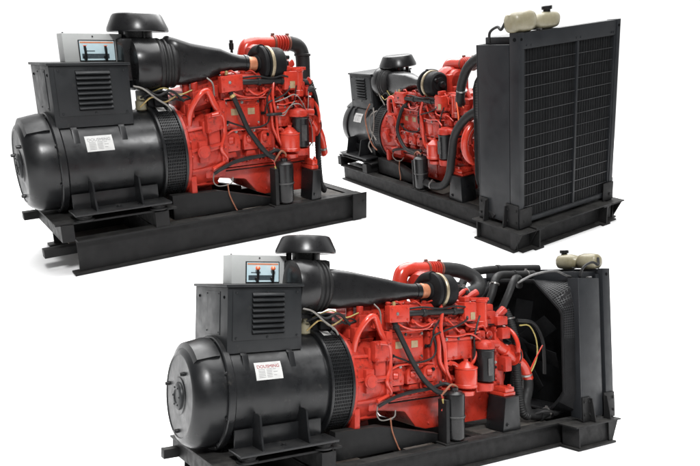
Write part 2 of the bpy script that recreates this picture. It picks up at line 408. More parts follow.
    # duct: rounded box tapering to a round neck at the turbocharger
    S = [(.765, -.075, 1.300, .085, .120, .75), (.80, -.08, 1.300, .100, .140, .6), (.86, -.09, 1.295, .105, .140, .5), (.98, -.11, 1.290, .100, .128, .5), (1.12, -.14, 1.280, .09, .112, .55),
         (1.26, -.165, 1.275, .08, .092, .65), (1.38, -.185, 1.272, .066, .070, .85), (1.46, -.20, 1.272, .058, .058, 1), (1.56, -.215, 1.272, .056, .056, 1)]
    b = MB().rings([super_ring(x, y, z + td * max(0, (1.3 - x) / .5), hy, hz, e) for x, y, z, hy, hz, e in S])
    b.lathe([(0, .056), (.002, .062), (.03, .062), (.032, .056)], (1.515, -.208, 1.272), (1, -.1, 0), 28)
    b.build('intake_duct', 'plastic', root, 34)
    # ---------------------------------------------------------- turbocharger
    ty, tz = -.22, 1.275
    X = (1, 0, 0); FX = D.get('sx0', 2.99) - .10
    tu = MB().lathe([(1.60, .05), (1.625, .052), (1.632, .064), (1.640, .066), (1.642, .118), (1.646, .126), (1.650, .136), (1.660, .140), (1.676, .140), (1.680, .134), (1.682, .122), (1.694, .120), (1.696, .130), (1.706, .130), (1.7125, .126)], (0, ty, tz), X, 48)
    tu.tube([(1.672, ty - .02, tz + .105), (1.672, ty + .08, tz + .09), (1.672, ty + .16, tz + .02)], .045, 14)
    tu = tu.build('turbocharger', 'dark', root)
    MB().lathe([(1.552, .052), (1.556, .056), (1.618, .054), (1.622, .050)], (0, ty, tz), X, 32).lathe([(1.555, .058), (1.566, .059)], (0, ty, tz), X, 32).build('sleeve', 'copper', tu)
    MB().lathe([(1.7125, .10), (1.7125, .134), (1.718, .138), (1.732, .138), (1.738, .134), (1.738, .10)], (0, ty, tz), X, 48).build('clamp_band', 'band', tu)
    MB().lathe([(1.7385, .110), (1.742, .124), (1.752, .126), (1.830, .124), (1.845, .118), (1.856, .104), (1.858, .07), (1.870, .066), (1.874, .05), (1.874, .01)], (0, ty, tz), X, 48).build('turbine_housing', 'dark', tu)
    MB().lathe([(1.874, .03), (1.895, .034), (1.915, .030), (1.92, .01)], (0, ty, tz), X, 24).lathe([(0, .018), (.03, .018)], (1.865, ty - .06, tz + .05), X, 16).build('turbine_cap', 'plastic', tu)
    MB().box(1.80, 1.90, -.13, .12, 1.16, 1.36, .02).lathe([(0, .11), (.02, .12), (.10, .12), (.12, .10)], (1.78, .0, 1.28), X, 28).build('turbine_elbow', 'redcast', tu)
    MB().lathe([(0, .06), (.01, .115), (.05, .140), (.12, .140), (.16, .115), (.17, .06)], (1.66, -.03, 1.285), X, 36).tube([(1.74, -.03, 1.20), (1.74, .02, 1.10)], .06, 14).build('turbine_volute', 'redcast', tu)
    # turbo pedestal
    MB().box(1.66, 1.80, -.27, -.17, 1.10, 1.20, .012).build('turbo_bracket', 'redcast', tu)
    # oil feed / drain pipes (two red pipes running down the block)
    MB().tube([(1.70, -.27, 1.20), (1.69, -.315, 1.12), (1.66, -.335, 1.0), (1.69, -.34, .85), (1.70, -.345, .70), (1.745, -.34, .62)], .014, 10).build('oil_pipe', 'redpipe', root)
    MB().tube([(1.63, -.30, 1.02), (1.645, -.325, .9), (1.655, -.325, .76), (1.72, -.335, .655)], .016, 10).build('oil_pipe', 'redpipe', root)
    # ---------------------------------------------------------- crossover pipe
    ex = MB().tube([(1.60, .08, 1.12), (1.60, .08, 1.28), (1.605, .08, 1.36), (1.635, .08, 1.420), (1.70, .08, 1.440), (1.78, .08, 1.442), (1.90, .08, 1.444)], .060, 20, 6)
    ex.lathe([(0, .061), (.004, .070), (.02, .070), (.024, .061)], (1.60, .08, 1.27), (0, 0, 1), 24)
    ex = ex.build('crossover_pipe', 'redpipe', root)
    b = MB()
    for k in range(5):
        b.lathe([(0, .054), (.006, .068), (.014, .068), (.020, .054)], (1.885 + k * .026, .08, 1.444), X, 28)
    b.build('pipe_bellows', 'redcast', ex)
    for xx in (1.868, 2.012):
        b = MB().lathe([(0, .062), (.003, .068), (.017, .068), (.02, .062)], (xx, .08, 1.444), X, 28)
        b.box(xx, xx + .02, .065, .095, 1.508, 1.526, .003)
        b.build('hose_clamp', 'brownclamp', ex)
    if v == 'A':
        b = MB().tube([(2.00, .08, 1.444), (2.06, .08, 1.442), (2.13, .07, 1.415), (2.16, .06, 1.34), (2.165, .06, 1.20), (2.165, .06, 1.02)], .062, 20)
        b.lathe([(0, .064), (.004, .072), (.02, .072), (.024, .064)], (2.162, .062, 1.36), (0, 0, -1), 28)
    elif v == 'B':
        b = MB().tube([(2.00, .08, 1.444), (2.12, .07, 1.442), (2.24, .04, 1.425), (2.335, -.02, 1.365), (2.32, -.07, 1.285), (2.20, -.11, 1.245), (2.08, -.12, 1.235)], .062, 20)
    else:
        b = MB().tube([(2.00, .08, 1.444), (2.12, .07, 1.470), (2.34, .04, 1.50), (2.60, .0, 1.53), (2.99, -.02, 1.54)], .05, 20)
    b.build('charge_hose', 'rubber', root)
    if v == 'A': MB().lathe([(0, .02), (.03, .022), (.05, .022), (.052, .016), (.075, .016)], (1.50, .10, 1.36), (0, 0, 1), 16).cyl((1.50, .10, 1.10), (1.50, .10, 1.36), .012).build('breather_cap', 'plastic', root)
    # ---------------------------------------------------------- engine block
    b = MB()
    b.box(1.195, 2.33, -.235, .235, .50, 1.02, .012)                       # crankcase
    b.box(1.205, 2.32, -.265, .265, 1.0, 1.105, .012)                       # head
    b.box(1.20, 2.33, -.285, .285, .515, .545, .006)                        # pan rail
    for x in (1.30, 1.42, 1.54, 1.66, 1.80, 1.92, 2.05, 2.2): b.box(x - .012, x + .012, -.25, -.23, .56, .98, .006)
    for k in range(12):                                                       # lower row of core bosses
        x = 1.26 + k * .094
        b.lathe([(0, .036), (.035, .034), (.045, .026), (.047, .01)], (x, -.23, .70 + .008 * ((k * 7) % 3)), (0, -1, 0), 16)
    for k in range(25):
        b.bolt((1.215 + k * .0455, -.281 + (.006 if k % 2 else -.004), .538), (0, -.6, 1), .0095, .016)
    eb_ = b.build('engine_block', 'redcast', root, 35)
    for k in range(3):                                                        # arched cam follower covers
        b = MB(); x = 1.27 + k * .155
        pts = [(x - .062, .615), (x + .062, .615), (x + .066, .67)] + [(x + .06 * cos(radians(a)), .69 + .055 * sin(radians(a))) for a in range(10, 180, 16)] + [(x - .066, .67)]
        b.prism([(p[0], p[1]) for p in pts], 1, -.305, -.236, .010)
        b.bolt((x - .04, -.305, .64), (0, -1, 0), .008, .008); b.bolt((x + .04, -.305, .64), (0, -1, 0), .008, .008)
        b.cyl((x - .02, -.30, .685), (x + .0, -.322, .685), .03, .022, 14)
        b.build('tappet_cover', 'red', eb_, 35)
    b = MB().box(.93, 1.205, -.20, .22, .95, 1.075, .02).box(.99, 1.20, -.245, .24, 1.0, 1.115, .012).box(1.06, 1.19, -.16, .18, 1.11, 1.19, .012)
    b.cyl((1.03, -.19, 1.07), (1.03, -.19, 1.175), .026, ch=.004).cyl((1.15, -.255, 1.06), (1.15, -.20, 1.06), .022)
    b.box(.94, .99, -.26, -.20, .93, 1.03, .008).box(1.09, 1.13, -.275, -.24, 1.02, 1.10, .006)
    for x in (1.01, 1.09, 1.17): b.bolt((x, -.245, 1.035), (0, -1, 0), .010, .012); b.bolt((x, -.22, 1.115), (0, 0, 1), .010, .014)
    b.build('rear_head_cover', 'redcast', eb_, 35)
    b = MB()
    for k in range(6):                                                        # injector bodies between the covers and the duct
        x = 1.25 + k * .17
        b.lathe([(0, .024), (.05, .024), (.055, .016), (.10, .016), (.105, .022), (.12, .022), (.125, .012)], (x, -.205, 1.08), (0, -.25, 1), 12)
    b.box(1.20, 2.28, -.235, -.185, 1.085, 1.12, .008)
    b.build('injector_bank', 'redcast', eb_, 35)
    for k in range(5):
        x = 1.28 + k * .17
        MB().tube([(x, -.235, 1.19), (x + .03, -.265, 1.20), (x + .09, -.275, 1.15), (x + .11, -.29, 1.10)], .0065, 6).build('injector_pipe', 'redpipe', eb_)
    # valve covers
    for k in range(3):
        x = 1.30 + k * .345
        b = MB().box(x - .155, x + .155, -.17, .19, 1.105, 1.185, .02).box(x - .165, x + .165, -.18, .20, 1.105, 1.122, .004)
        for yy in (-.10, .10): b.bolt((x, yy, 1.185), (0, 0, 1), .012, .014)
        b.build('valve_cover', 'red', eb_)
    MB().box(1.198, 2.328, -.268, .268, .9935, .9995, 0).build('head_joint_shade', 'dark', eb_)  # dark strip that paints crevice shade along the head joint
    MB().box(1.196, 2.332, -.282, .282, .5145, .5149, 0).box(1.15, 2.34, -.279, .279, .4905, .4968, 0).build('pan_joint_shade', 'dark', eb_)  # dark strips painting crevice shade along the pan joint
    # side plate with bolt heads
    b = MB().box(1.215, 1.545, -.268, -.236, .765, .985, .008).box(1.225, 1.535, -.276, -.266, .775, .935, .006)
    for x in (1.25, 1.33, 1.43, 1.51):
        for z in (.790, .955): b.bolt((x, -.268 if z > .9 else -.276, z), (0, -1, 0), .0085, .010)
    spl = b.build('side_plate', 'red', eb_)
    for x in (1.31, 1.455):
        MB().box(x - .032, x + .03, -.279, -.2765, .868, .918, .001).build('data_plate', 'drab', spl)
    b = MB().box(1.60, 1.68, -.30, -.235, .56, 1.0, .014).box(1.66, 1.70, -.30, -.235, .56, .80, .01)
    for z in (.62, .72, .82, .92): b.bolt((1.64, -.30, z), (0, -1, 0), .010, .010)
    b.build('side_rib', 'redcast', eb_)
    b = MB().box(1.705, 1.99, -.320, -.236, .755, .925, .010).box(1.70, 1.995, -.33, -.30, .90, .925, .006)
    for x in (1.73, 1.80, 1.88, 1.96): b.bolt((x, -.328, .772), (0, -1, 0), .008, .008)
    ic = b.build('cooler_housing', 'red', eb_)
    MB().box(1.735, 1.835, -.3225, -.3205, .778, .886, .001).build('blank_plate', 'redpipe', ic, label='smooth pale red plate')
    # stepped clutter above the cooler: bosses, unions and small brackets
    def boss(name='casting_boss'):
        return lambda b: b.build(name, 'redcast', eb_, 35)
    one = boss()
    one(MB().box(1.76, 1.85, -.31, -.25, .925, 1.0, .008)); one(MB().box(1.40, 1.58, -.30, -.26, 1.015, 1.04, .005))
    one(MB().cyl((1.88, -.34, .955), (1.88, -.23, .955), .03, ch=.004)); one(MB().cyl((1.97, -.30, .985), (2.06, -.30, .985), .034, seg=18, ch=.005).box(2.0, 2.03, -.29, -.24, .96, 1.0, .004))
    one(MB().box(2.02, 2.14, -.32, -.23, .89, .96, .012).bolt((2.05, -.32, .93), (0, -1, 0), .01, .01).bolt((2.11, -.32, .92), (0, -1, 0), .01, .01))
    one(MB().cyl((2.2, -.31, .92), (2.2, -.23, .92), .035, ch=.004).bolt((2.2, -.31, .92), (0, -1, 0), .016, .014))
    one(MB().box(1.55, 1.90, -.285, -.262, 1.05, 1.085, .006).bolt((1.58, -.285, 1.07), (0, -1, 0), .009, .01).bolt((1.87, -.285, 1.07), (0, -1, 0), .009, .01))
    for k in range(7):                                                        # injector unions along the head
        x = 1.25 + k * .16
        MB().lathe([(0, .018), (.02, .018), (.024, .012), (.05, .012), (.052, .016), (.066, .016)], (x, -.255, 1.04), (0, -1, .35), 8).build('pipe_union', 'redcast', eb_)
    for k in range(9):                                                        # small ribs and pads cast on the crankcase
        x = 1.735 + (k % 5) * .115 + .02 * (k // 5); z = .60 + .10 * (k // 5)
        b = MB().box(x - .034, x + .034, -.262, -.23, z - .03, z + .03, .008)
        b.lathe([(0, .022), (.022, .020), (.03, .012), (.04, .012)], (x, -.26, z), (0, -1, 0), 14)
        b.build('core_plug', 'redcast', eb_, 35)
    for x, z0_, z1_ in ((1.225, .56, .75), (1.585, .57, .98), (2.02, .57, .86), (2.165, .57, .88), (2.29, .56, .98)):
        b = MB().box(x - .012, x + .012, -.285, -.23, z0_, z1_, .006)
        for z in (z0_ + .03, (z0_ + z1_) / 2, z1_ - .03): b.bolt((x, -.285, z), (0, -1, 0), .0095, .011)
        b.build('casting_rib', 'redcast', eb_, 35)
    for pts in ([(1.22, -.285, 1.0), (1.40, -.30, .995), (1.58, -.30, .998), (1.62, -.31, .985)],
                [(1.25, -.30, 1.075), (1.30, -.33, 1.03), (1.42, -.315, 1.0), (1.55, -.315, 1.01), (1.60, -.32, 1.05)],
                [(1.41, -.30, 1.075), (1.46, -.33, 1.03), (1.52, -.325, 1.025), (1.62, -.32, 1.06)],
                [(1.73, -.30, 1.075), (1.78, -.33, 1.02), (1.86, -.33, .96), (1.95, -.335, .945), (2.06, -.335, .955)],
                [(1.89, -.30, 1.075), (1.93, -.34, 1.01), (2.02, -.335, .99), (2.10, -.33, 1.0), (2.16, -.31, .95)],
                [(1.71, -.33, .94), (1.82, -.342, .935), (1.95, -.345, .945), (2.04, -.36, .90)],
                [(1.20, -.30, .72), (1.26, -.318, .755), (1.36, -.318, .76), (1.50, -.316, .757), (1.60, -.312, .75)]):
        MB().tube(pts, .0075, 8).build('injector_pipe', 'redpipe', eb_)
    for x, z, l_ in ((1.235, .82, .05), (1.575, .87, .045), (1.60, .70, .06), (1.99, .71, .05), (2.23, .80, .06), (2.26, .66, .05), (1.86, .70, .04)):
        MB().lathe([(0, .014), (.012, .014), (.014, .010), (l_ * .6, .010), (l_ * .62, .013), (l_, .012)], (x, -.262, z), (0, -1, .1), 10).build('sensor_plug', 'dark', eb_)
    for pts in ([(1.235, -.312, .825), (1.30, -.325, .80), (1.42, -.325, .765), (1.58, -.325, .79), (1.62, -.322, .86), (1.60, -.32, .98), (1.66, -.32, 1.06)],
                [(1.575, -.31, .875), (1.60, -.33, .95), (1.70, -.345, .985), (1.84, -.345, 1.02), (1.93, -.34, 1.06)],
                [(1.99, -.315, .715), (2.0, -.34, .80), (1.99, -.345, .90), (2.02, -.345, 1.0), (2.06, -.34, 1.08)],
                [(1.37, -.30, 1.15), (1.50, -.325, 1.16), (1.66, -.33, 1.145), (1.80, -.335, 1.16), (1.91, -.335, 1.15)]):
        MB().tube(pts, .007, 7).build('harness_wire', 'rubber', eb_)
    for x in (1.255, 1.425, 1.595):                                           # cast bosses on the tappet level with shadow gaps
        b = MB().prism([(x - .05, .575), (x + .05, .575), (x + .035, .61), (x - .035, .61)], 1, -.30, -.235, .005)
        b.build('casting_boss', 'redcast', eb_, 35)
    MB().tube([(1.72, -.30, .735), (1.80, -.315, .73), (1.84, -.33, .70)], .016, 10).lathe([(0, .016), (.004, .022), (.016, .022), (.02, .016)], (1.76, -.308, .733), X, 6).build('fuel_pipe', 'redpipe', eb_)
    MB().tube([(1.95, -.34, .71), (2.0, -.33, .74), (2.06, -.33, .86)], .013, 10).build('fuel_pipe', 'redpipe', eb_)
    # exhaust manifold and fuel rail
    b = MB().tube([(1.28, -.235, 1.14), (1.6, -.235, 1.145), (1.95, -.235, 1.14), (2.2, -.225, 1.14)], .038, 14)
    for k in range(6):
        x = 1.30 + k * .175; b.tube([(x, -.20, 1.06), (x, -.25, 1.09), (x + .01, -.235, 1.14)], .030, 12)
        b.box(x - .045, x + .045, -.285, -.262, 1.035, 1.095, .006); b.bolt((x - .03, -.285, 1.065), (0, -1, 0), .008, .01); b.bolt((x + .03, -.285, 1.065), (0, -1, 0), .008, .01)
    b.build('exhaust_manifold', 'redcast', root)
    MB().tube([(1.36, -.31, 1.118), (1.62, -.312, 1.120), (1.90, -.31, 1.118)], .022, 12).lathe([(0, .026), (.006, .03), (.03, .03), (.036, .026)], (1.50, -.311, 1.119), X, 16).lathe([(0, .026), (.006, .03), (.03, .03), (.036, .026)], (1.80, -.311, 1.119), X, 16).build('fuel_rail', 'rubber', root)
    # ECU box
    ec = MB().box(1.185, 1.365, -.335, -.275, 1.060, 1.178, .006)
    for x in (1.205, 1.345):
        for z in (1.078, 1.160): ec.bolt((x, -.335, z), (0, -1, 0), .007, .006)
    ec = ec.build('junction_box', 'red', root)
    MB().cyl((1.245, -.305, 1.179), (1.245, -.305, 1.205), .014, .011, 12).build('fitting', 'brass', ec)
    MB().box(1.25, 1.30, -.3375, -.3355, 1.085, 1.10, .0005).build('blank_tag', 'redcast', ec)
    # dark clutter between the air cleaner and the engine
    MB().box(.70, .86, -.10, .18, .995, 1.12, .012).box(.74, .82, -.14, -.09, 1.02, 1.10, .006).build('cleaner_bracket', 'dark', root)
    MB().tube([(.66, -.14, 1.16 + td), (.74, -.20, 1.10), (.84, -.21, 1.13), (.93, -.22, 1.05)], .010, 8).build('wire', 'rubber', root)
    MB().tube([(.70, -.10, 1.10), (.80, -.18, 1.15), (.90, -.20, 1.10), (1.0, -.22, 1.13)], .005, 8).build('wire', 'yellow', root)
    MB().tube([(.62, -.16, 1.02), (.70, -.2, 1.09), (.78, -.21, 1.05), (.88, -.2, 1.09)], .006, 8).build('wire', 'brass', root)
    MB().tube([(1.11, -.25, 1.19), (1.14, -.28, 1.14), (1.145, -.285, 1.05)], .006, 6).build('wire', 'greywire', root)
    # flywheel housing
    b = MB().lathe([(.872, .2), (.872, .362), (.878, .366), (.898, .366), (.903, .360), (.915, .345), (1.0, .338), (1.10, .325), (1.18, .30), (1.20, .2)], o, ax, 60)
    b.box(1.02, 1.20, -.31, .31, .46, .90, .03).box(.90, .945, -.32, -.22, .30, .50, .010).box(.90, .945, .22, .32, .30, .50, .010)
    for k in range(20):
        a = 2 * pi * k / 20; b.bolt((.903, .350 * cos(a), za + .350 * sin(a)), (1, 0, 0), .008, .012)
    b.box(1.04, 1.17, -.36, -.29, .80, .94, .02).box(1.055, 1.15, -.34, -.29, .66, .82, .015)
    for k in range(14):
        a = 2 * pi * k / 14 + .11
        b.box(.905, 1.15, -.011, .011, .29, .352, .004, Matrix.Translation((0, 0, za)) @ Matrix.Rotation(a, 4, 'X'))
    b.box(.96, 1.03, -.37, -.27, .60, .76, .012).lathe([(0, .05), (.012, .05), (.016, .04), (.022, .04)], (.995, -.366, .68), (0, -1, 0), 20)
    for xx, zz in ((1.06, .815), (1.15, .815), (1.06, .925), (1.15, .925)): b.bolt((xx, -.36, zz), (0, -1, 0), .010, .010)
    b.box(1.16, 1.215, -.33, -.20, .53, 1.0, .010)
    for zz in (.57, .66, .75, .84, .93): b.bolt((1.188, -.33, zz), (0, -1, 0), .010, .012)
    fh = b.build('flywheel_housing', 'redcast', root, 35)
    b = MB().tube([(1.075, -.36, .93), (1.17, -.345, .90), (1.185, -.335, .76), (1.15, -.345, .66), (1.20, -.32, .575), (1.07, -.34, .535)], .014, 10)
    b.build('oil_pipe', 'redpipe', root)
    MB().tube([(.94, -.24, .84), (.955, -.27, .98), (1.02, -.30, 1.09), (1.09, -.29, 1.10), (1.13, -.30, 1.0), (1.16, -.31, .93)], .022, 12).build('coolant_pipe', 'redpipe', root)
    MB().box(.93, 1.03, -.16, .0, 1.0, 1.09, .012).box(1.05, 1.16, -.18, .02, 1.01, 1.14, .015).cyl((.99, -.12, 1.08), (.99, -.12, 1.17), .028, ch=.004).build('starter_solenoid', 'redcast', root)
    MB().box(2.20, 2.34, -.22, .22, .47, .60, .02).cyl((2.26, -.22, .53), (2.26, -.27, .53), .05, ch=.006).build('idler_housing', 'redcast', root)
    # oil pan
    b = MB()
    b.prism([(1.05, .512), (2.325, .512), (2.325, .262), (2.26, .245), (1.60, .255), (1.50, .285), (1.40, .405), (1.05, .455)], 1, -.225, .225, .016)
    b.box(1.04, 2.33, -.272, .272, .497, .514, .004)
    b.cyl((1.75, -.225, .31), (1.75, -.245, .31), .022, seg=6)
    for k in range(4): b.bolt((1.62 + k * .18, -.224, .30 + (k % 2) * .12), (0, -1, 0), .009, .012)
    b.box(1.74, 1.755, -.231, -.2245, .29, .47, .001).box(1.98, 1.995, -.231, -.2245, .28, .47, .001)
    b.build('oil_pan', 'red', root, 35)
    # fuel filter pot (red, conical top)
    b = MB().lathe([(.0, .05), (.004, .080), (.012, .088), (.030, .088), (.034, .084), (.135, .086), (.150, .082), (.195, .030), (.20, .018), (.215, .018), (.217, .004)], (1.893, -.35, .545), (0, 0, 1), 36)
    b.lathe([(.145, .088), (.15, .090), (.158, .088)], (1.893, -.35, .545), (0, 0, 1), 36)
    b.box(1.82, 1.97, -.30, -.22, .535, .56, .006).lathe([(0, .07), (.03, .075), (.04, .05)], (1.893, -.34, .495), (0, 0, 1), 24)
    b.build('water_separator', 'redpipe', root)
    # black spin-on filter with red head
    b = MB().lathe([(0, .05), (.004, .066), (.01, .071), (.232, .071), (.238, .075), (.246, .075), (.25, .06)], (2.09, -.36, .578), (0, 0, 1), 36)
    of = b.build('oil_filter', 'plastic', root)
    MB().box(2.05, 2.10, -.4325, -.4285, .63, .76, .0).build('filter_print', 'bolt', of)
    b = MB().lathe([(0, .078), (.02, .08), (.05, .066), (.065, .03)], (2.09, -.355, .828), (0, 0, 1), 28).box(2.02, 2.16, -.36, -.22, .835, .885, .014).cyl((2.14, -.36, .86), (2.24, -.35, .85), .03, ch=.004)
    b.build('filter_head', 'redcast', of)
    b = MB().box(1.99, 2.16, -.36, -.23, .50, .572, .012).lathe([(0, .078), (.02, .082), (.055, .082), (.06, .05)], (2.08, -.345, .512), (0, 0, 1), 28)
    b.build('filter_bracket', 'redcast', root)
    # thermostat can and red box
    b = MB().lathe([(0, .052), (.006, .060), (.05, .060), (.054, .056), (.20, .056), (.204, .062), (.222, .062), (.226, .03)], (2.155, -.25, .978), (0, 0, 1), 30)
    b.box(2.04, 2.24, -.27, -.21, 1.19, 1.215, .005)
    b.build('thermostat_can', 'redpipe', root)
    b = MB().box(1.905, 2.03, -.335, -.22, 1.040, 1.185, .008).box(1.93, 1.98, -.31, -.24, 1.186, 1.225, .006)
    rb = b.build('relay_box', 'red', root)
    MB().box(1.965, 2.012, -.3385, -.3355, 1.052, 1.108, .001).build('paper_tag', 'drab', rb)
    # upper rear clutter right of the turbo
    b = MB().cyl((1.98, -.12, 1.12), (1.98, -.12, 1.25), .03, ch=.004).cyl((2.08, -.16, 1.20), (2.18, -.2, 1.26), .028, ch=.004).box(2.18, 2.32, -.24, -.08, 1.02, 1.16, .015)
    b.tube([(2.02, -.14, 1.22), (2.10, -.15, 1.27), (2.18, -.15, 1.22), (2.25, -.16, 1.14)], .020, 10)
    b.box(2.30, 2.42, -.30, -.16, .99, 1.06, .010).lathe([(0, .05), (.03, .05)], (2.40, -.22, 1.05), (.3, -1, .3), 20).cyl((2.36, -.22, 1.04), (2.44, -.25, 1.12), .034, ch=.006)
    b.build('water_outlet', 'redcast', root)
    # gear case, water pump, crank pulley, fan drive
    b = MB().box(2.325, 2.42, -.255, .255, .42, 1.05, .03).lathe([(0, .14), (.04, .13), (.06, .08)], (2.42, .0, .56), X, 30).lathe([(0, .12), (.05, .11), (.08, .06)], (2.42, .02, .86), X, 30)
    b.box(2.33, 2.43, -.32, -.22, .88, .97, .015).box(2.34, 2.42, -.34, -.2, .62, .74, .02)
    gc = b.build('gear_case', 'redcast', root)
    b = MB().lathe([(0, .10), (.004, .145), (.014, .145), (.022, .118), (.036, .118), (.044, .145), (.054, .145), (.058, .10)], (2.49, .0, .56), X, 40)
    b.build('crank_pulley', 'redpipe', gc)
    b = MB().lathe([(-.03, .05), (.0, .075), (.004, .11), (.012, .11), (.02, .092), (.034, .092), (.042, .11), (.05, .11), (.06, .04), (.10, .04)], (2.49, .02, .86), X, 40)
    b.build('fan_pulley', 'redcast', gc)
    b = MB().lathe([(0, .05), (.004, .085), (.012, .085), (.02, .07), (.032, .07), (.04, .085), (.046, .05)], (2.49, -.27, .74), X, 32)
    b.build('tensioner_pulley', 'redpipe', gc)
    b = MB()
    hull = [(0.0 + .12 * cos(radians(a)), .56 + .12 * sin(radians(a))) for a in range(185, 375, 12)] + [(.02 + .093 * cos(radians(a)), .86 + .093 * sin(radians(a))) for a in range(-5, 130, 12)] + [(-.27 + .072 * cos(radians(a)), .74 + .072 * sin(radians(a))) for a in range(110, 230, 12)]
    b.rings([[(2.506 + dx, y, z) for dx, s_ in ((0, 1), (.022, 1), (.022, 1.035), (0, 1.035)) for y, z in [((y0_ + .08) * s_ - .08, (z0_ - .7) * s_ + .7)]] for y0_, z0_ in hull], closed=True)
    b.build('drive_belt', 'rubber', gc)
    # alternator of the engine (small) on the far side, ring guard
    MB().tube([(2.47, -.20 + .16 * cos(a), .80 + .16 * sin(a)) for a in [radians(t) for t in range(-70, 200, 20)]], .018, 10).build('water_hose', 'redpipe', root)
    # red elbow to lower hose
    el = MB().tube([(2.30, -.24, .87), (2.38, -.26, .80), (2.47, -.27, .735), (2.56, -.275, .69), (2.63, -.275, .63), (2.685, -.27, .53)], .046, 16)
    el.lathe([(0, .05), (.004, .058), (.022, .058), (.026, .05)], (2.40, -.262, .785), (.9, -.1, -.62), 24)
    el.build('water_elbow', 'redpipe', root)
    # hoses
    MB().tube([(2.50, -.20, 1.10), (2.515, -.23, 1.03), (2.526, -.25, .96), (2.531, -.28, .82), (2.531, -.285, .60), (2.535, -.30, .42), (2.56, -.31, .28), (2.62, -.32, .235)], .034, 14, 6, (.018, .10)).build('corrugated_hose', 'rubber', root)
    if v != 'A':
        MB().tube([(2.655, -.272, .59), (2.678, -.271, .545), (2.675, -.275, .45), (2.62, -.29, .34), (2.63, -.31, .265), (2.72, -.32, .238), (2.86, -.33, .238), (3.02, -.33, .25)], .044, 16).lathe([(0, .047), (.004, .053), (.02, .053), (.024, .047)], (2.74, -.322, .232), X, 20).build('lower_hose', 'rubber', root)
        MB().tube([(2.66, -.34, .25), (2.72, -.40, .28), (2.80, -.42, .27), (2.84, -.38, .22), (2.78, -.34, .205)], .011, 8).build('cable', 'rubber', root)
    else:
        MB().tube([(2.33, -.28, 1.03), (2.42, -.30, 1.04), (2.50, -.30, .93), (2.53, -.30, .70), (2.50, -.30, .48), (2.40, -.30, .36), (2.36, -.28, .34)], .026, 14).build('lower_hose', 'rubber', root)
        MB().tube([(2.26, -.20, 1.08), (2.36, -.24, 1.10), (2.46, -.25, 1.04), (2.50, -.26, .95)], .026, 12).build('heater_hose', 'rubber', root)
    # front mounts
    for sy in (-1, 1):
        ya, yb = sorted((sy * .25, sy * .43))
        b = MB().prism([(2.20, HR + .002), (2.40, HR + .002), (2.385, .445), (2.235, .445)], 1, ya, yb, .004)
        b.bolt((2.25, sy * .43, .24), (0, sy, 0), .012, .012)
        mt_ = b.build('front_mount', 'black', root)
        ya, yb = sorted((sy * .20, sy * .40))
        MB().box(2.25, 2.38, ya, yb, .447, .475, .006).box(2.265, 2.37, ya, yb, .475, .515, .012).bolt((2.32, sy * .39, .515), (0, 0, 1), .016, .02).build('mount_bracket', 'redpipe', mt_)
    # ---------------------------------------------------------- crankcase breather canister
    b = MB().lathe([(0, .05), (.012, .068), (.02, .072), (.155, .072), (.158, .078), (.172, .078), (.175, .074), (.315, .076), (.328, .074), (.345, .055), (.352, .03), (.37, .03)], (1.715, -.41, .205), (0, 0, 1), 36)
    br = b.build('breather_canister', 'plastic', root)
    MB().lathe([(0, .079), (.008, .0795)], (1.715, -.41, .371), (0, 0, 1), 36).build('canister_band', 'bolt', br)
    b = MB().box(1.60, 1.632, -.45, -.36, HR + .001, .50, .004).box(1.60, 1.70, -.37, -.36, .33, .40, .003).box(1.58, 1.80, -.46, -.35, HR + .001, HR + .010, .002)
    b.build('canister_bracket', 'frame', br)
    for x, y, z in ((1.24, -.269, .965), (1.38, -.269, .965), (1.53, -.269, .965), (1.24, -.277, .80), (1.52, -.277, .80), (1.72, -.331, .915), (1.84, -.331, .915), (1.975, -.331, .915),
                    (1.255, -.336, 1.12), (1.30, -.306, .745), (1.455, -.306, .745), (1.68, -.302, .60), (1.62, -.302, .98), (2.06, -.33, .86), (1.93, -.336, 1.07), (2.28, -.29, .70)):
        MB().bolt((x, y + .002, z), (0, -1, 0), .0085, .010).build('bolt_head', 'steel' if rng.random() < .6 else 'bolt', eb_)
    def clip(p, d, r):
        b = MB().lathe([(-.007, r), (-.006, r + .004), (.006, r + .004), (.007, r)], p, d, 24)
        b.box(-.006, .006, -.010, .010, r, r + .016, .002, Matrix.Translation(Vector(p)) @ Vector(d).to_track_quat('X', 'Z').to_matrix().to_4x4()); return b.build('hose_clip', 'steel', root)
    clip((2.515, -.23, 1.03), (.05, -.3, -1), .037); clip((2.655, -.272, .565), (.2, 0, -1), .049); 
    if v != 'A': clip((2.84, -.33, .237), (1, 0, .02), .046)
    if v == 'B': clip((2.50, -.09, 1.32), (.3, .1, 1), .037); clip((2.95, -.05, 1.402), (1, 0, .02), .037); clip((2.12, -.115, 1.237), (1, 0, .1), .065)
    if v == 'C': clip((2.40, -.39, 1.27), (.25, -.1, 1), .046); clip((1.90, -.41, .272), (1, 0, .05), .043)
    # crank breather hose from block to canister
    if v == 'C':
        hp = [(1.39, -.31, 1.055), (1.33, -.33, 1.02), (1.27, -.35, .90), (1.25, -.37, .77), (1.32, -.38, .66), (1.45, -.40, .59), (1.62, -.41, .565)]
    elif v == 'A':
        hp = [(1.27, -.315, 1.035), (1.285, -.33, 1.0), (1.33, -.35, .88), (1.39, -.36, .74), (1.50, -.38, .61), (1.63, -.39, .545)]
    else:
        hp = [(1.245, -.315, 1.045), (1.26, -.33, 1.00), (1.31, -.35, .89), (1.375, -.36, .77), (1.46, -.37, .65), (1.56, -.385, .565), (1.655, -.39, .53)]
    MB().tube(hp, .019, 14).build('breather_hose', 'rubber', root)
    d0 = (Vector(hp[1]) - Vector(hp[0])).normalized()
